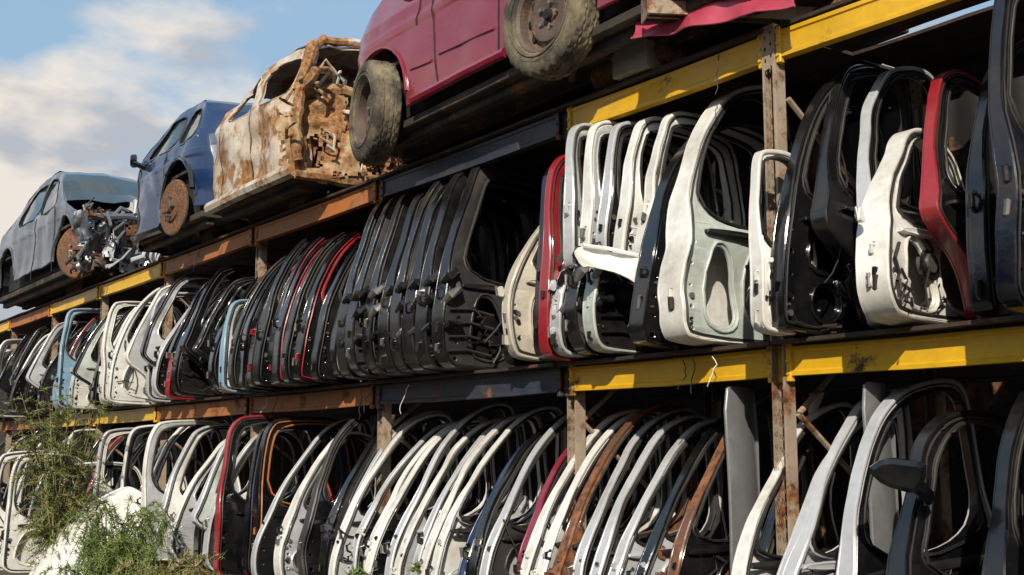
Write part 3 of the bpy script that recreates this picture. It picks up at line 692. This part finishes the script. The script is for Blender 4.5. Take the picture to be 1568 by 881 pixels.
# ground
A=Acc();n=60;V=[];F=[]
for j in range(n+1):
    for i in range(n+1):
        V.append((-600+1200*i/n,-600+1200*j/n,0))
for j in range(n):
    for i in range(n):
        o=j*(n+1)+i;F.append([o,o+1,o+n+2,o+n+1])
gm=paint('dirt_ground',(.12,.10,.07),rough=.95,coat=0,dirt=.8,dirtcol=(.07,.06,.04),scale=.8,bump=.7)
A.add(V,F,gm);A.obj('ground')
# ------------------------------------------------------------------ ground-level white bonnet + doors + plants
def lerpc(P,t):
    x=t*(len(P)-1);i=min(int(x),len(P)-2);f=x-i
    m0=[(P[min(i+1,len(P)-1)][c]-P[max(i-1,0)][c])/2 for c in (0,1)];m1=[(P[min(i+2,len(P)-1)][c]-P[i][c])/2 for c in (0,1)]
    return [(2*f**3-3*f*f+1)*P[i][c]+(f**3-2*f*f+f)*m0[c]+(-2*f**3+3*f*f)*P[i+1][c]+(f**3-f*f)*m1[c] for c in (0,1)]
A=Acc();V=[];F=[];n=24;m=12;arc=[(-1.42,.02),(-1.36,.45),(-1.15,.85),(-.85,1.15),(-.45,1.36)]
for i in range(n+1):
    yy,zz=lerpc(arc,i/n)
    for k in range(m+1):
        v=k/m;V.append((.75*v,yy+.32*v*v,zz-.42*v*v+.05*math.sin(v*3.1)))
for i in range(n):
    for k in range(m):
        o=i*(m+1)+k;F.append([o,o+1,o+m+2,o+m+1])
A.add(V,F,white);V2,F2=tube([V[i*(m+1)] for i in range(n+1)],.014,6);A.add(V2,F2,white);V2,F2=tube([V[i*(m+1)+m] for i in range(n+1)],.014,6);A.add(V2,F2,white)
A.obj('white_bonnet',(-12.7,0,0))
D(14.9,-1.15,.35,'R',white,white,sz=.98,seed=91,yaw=4,var=4);D(15.6,-1.1,.3,'R',white,white,sz=1.0,seed=92)
D(13.9,-.85,.2,'R',white,black,sz=1.0,seed=93,yaw=5)
def plant(name,x,y,h,nst,spread,seed,mat1,mat2,droop=.5,nl=38,z0=0):
    rnd=random.Random(seed);A=Acc()
    for sidx in range(nst):
        a=rnd.uniform(0,6.28);hh=h*rnd.uniform(.6,1.05);lean=spread*rnd.uniform(.2,1)
        P=[]
        for k in range(9):
            t=k/8;P.append(Vector((math.cos(a)*lean*t**1.6+noise.noise(Vector((t*3,sidx,seed)))*.06,math.sin(a)*lean*t**1.6+noise.noise(Vector((t*3,sidx+9,seed)))*.06,hh*t-droop*.25*t**4)))
        V,F=tube(P,[.009*(1-.8*k/8) for k in range(9)],4);A.add(V,F,mat2)
        for b in range(16):
            t=rnd.uniform(.3,1);k=min(7,int(t*8));p=P[k].lerp(P[k+1],t*8-k)
            d=Vector((rnd.uniform(-1,1),rnd.uniform(-1,1),rnd.uniform(-.1,.8))).normalized();L=rnd.uniform(.15,.4)*(1.2-t*.5)
            Q=[p+d*L*q/5+Vector((0,0,-droop*L*(q/5)**2)) for q in range(6)]
            V,F=tube(Q,.003,3);A.add(V,F,mat2)
            for l in range(nl):
                u=rnd.uniform(.1,1)*5;i0=min(4,int(u));c=Q[i0].lerp(Q[i0+1],u-i0)
                e=(d*.5+Vector((rnd.uniform(-1,1),rnd.uniform(-1,1),rnd.uniform(-.9,.6)))).normalized();ll=rnd.uniform(.03,.085)
                w=e.cross(Vector((rnd.uniform(-1,1),rnd.uniform(-1,1),1))).normalized()*.005
                A.add([c-w,c+w,c+e*ll],[[0,1,2]],mat1 if rnd.random()<.8 else mat2)
    return A.obj(name,(x,y,z0),recalc=False)
plant('feathery_weed',-12.7,-1.1,2.45,34,.5,1,leafG,leafY)
plant('feathery_weed',-10.8,-1.15,1.6,32,.55,2,leafG,leafG,droop=1.5)
plant('feathery_weed',-10.0,-1.2,1.35,22,.45,6,leafG,leafG,droop=1.4)
plant('dry_weed',-9.1,-1.15,1.02,26,.6,3,leafY,leafG)
plant('feathery_weed',-5.9,-1.1,1.15,14,.4,5,leafG,leafG)
# ------------------------------------------------------------------ light, sky, camera
to_sun=Vector((.62,-.58,.54)).normalized()
el=math.asin(to_sun.z);az=math.atan2(to_sun.x,to_sun.y)
sd=bpy.data.lights.new('sun','SUN');sd.energy=5.0;sd.angle=math.radians(.5);sd.color=(1,.92,.78)
so=bpy.data.objects.new('sun',sd);scn.collection.objects.link(so);so.rotation_euler=to_sun.to_track_quat('Z','Y').to_euler()
w=bpy.data.worlds.new('World');scn.world=w;w.use_nodes=True;nt=w.node_tree;L=nt.links.new
bg=nt.nodes['Background'];sk=_n(nt,'ShaderNodeTexSky');sk.sky_type='NISHITA';sk.sun_disc=False;sk.sun_elevation=el;sk.sun_rotation=az
sk.air_density=1;sk.dust_density=2
tc=_n(nt,'ShaderNodeTexCoord');mp=_n(nt,'ShaderNodeMapping');mp.inputs['Scale'].default_value=(1,1,2.2);mp.inputs['Location'].default_value=(.35,.1,.0)
nz=_n(nt,'ShaderNodeTexNoise');nz.inputs['Scale'].default_value=5.5;nz.inputs['Detail'].default_value=9;nz.inputs['Roughness'].default_value=.52
L(tc.outputs['Generated'],mp.inputs[0]);L(mp.outputs[0],nz.inputs['Vector'])
sp=_n(nt,'ShaderNodeSeparateXYZ');L(tc.outputs['Generated'],sp.inputs[0])
hm=_n(nt,'ShaderNodeMapRange');hm.inputs[1].default_value=.12;hm.inputs[2].default_value=.42;hm.inputs[3].default_value=.15;hm.inputs[4].default_value=-.04;L(sp.outputs[2],hm.inputs[0])
ad=_n(nt,'ShaderNodeMath',operation='ADD');L(nz.outputs[0],ad.inputs[0]);L(hm.outputs[0],ad.inputs[1])
rp=_n(nt,'ShaderNodeValToRGB');rp.color_ramp.elements[0].position=.46;rp.color_ramp.elements[1].position=.60;L(ad.outputs[0],rp.inputs[0])
nz2=_n(nt,'ShaderNodeTexNoise');nz2.inputs['Scale'].default_value=9;nz2.inputs['Detail'].default_value=8;L(mp.outputs[0],nz2.inputs['Vector'])
cr=_n(nt,'ShaderNodeValToRGB');cr.color_ramp.elements[0].position=.40;cr.color_ramp.elements[1].position=.56
cr.color_ramp.elements[0].color=(7.4,7.8,8.6,1);cr.color_ramp.elements[1].color=(13.2,12.2,11.0,1);L(nz2.outputs[0],cr.inputs[0])
hz=_n(nt,'ShaderNodeMixRGB');hz.inputs[0].default_value=.65;hz.inputs[2].default_value=(6.8,10.4,14.2,1);L(sk.outputs[0],hz.inputs[1])
mx=_n(nt,'ShaderNodeMixRGB');L(rp.outputs[0],mx.inputs[0]);L(hz.outputs[0],mx.inputs[1]);L(cr.outputs[0],mx.inputs[2])
L(mx.outputs[0],bg.inputs[0]);bg.inputs[1].default_value=.065
cam=bpy.data.cameras.new('camera');co=bpy.data.objects.new('camera',cam);scn.collection.objects.link(co);scn.camera=co
cam.sensor_width=36;cam.lens=42.04;cam.clip_end=3000;cam.clip_start=.05
co.location=(0,-4.5,1.7);h=math.radians(35.46);p=math.radians(7.96)
d=Vector((-math.cos(h)*math.cos(p),math.sin(h)*math.cos(p),math.sin(p)))
co.rotation_euler=d.to_track_quat('-Z','Y').to_euler()
scn.view_settings.view_transform='Standard'
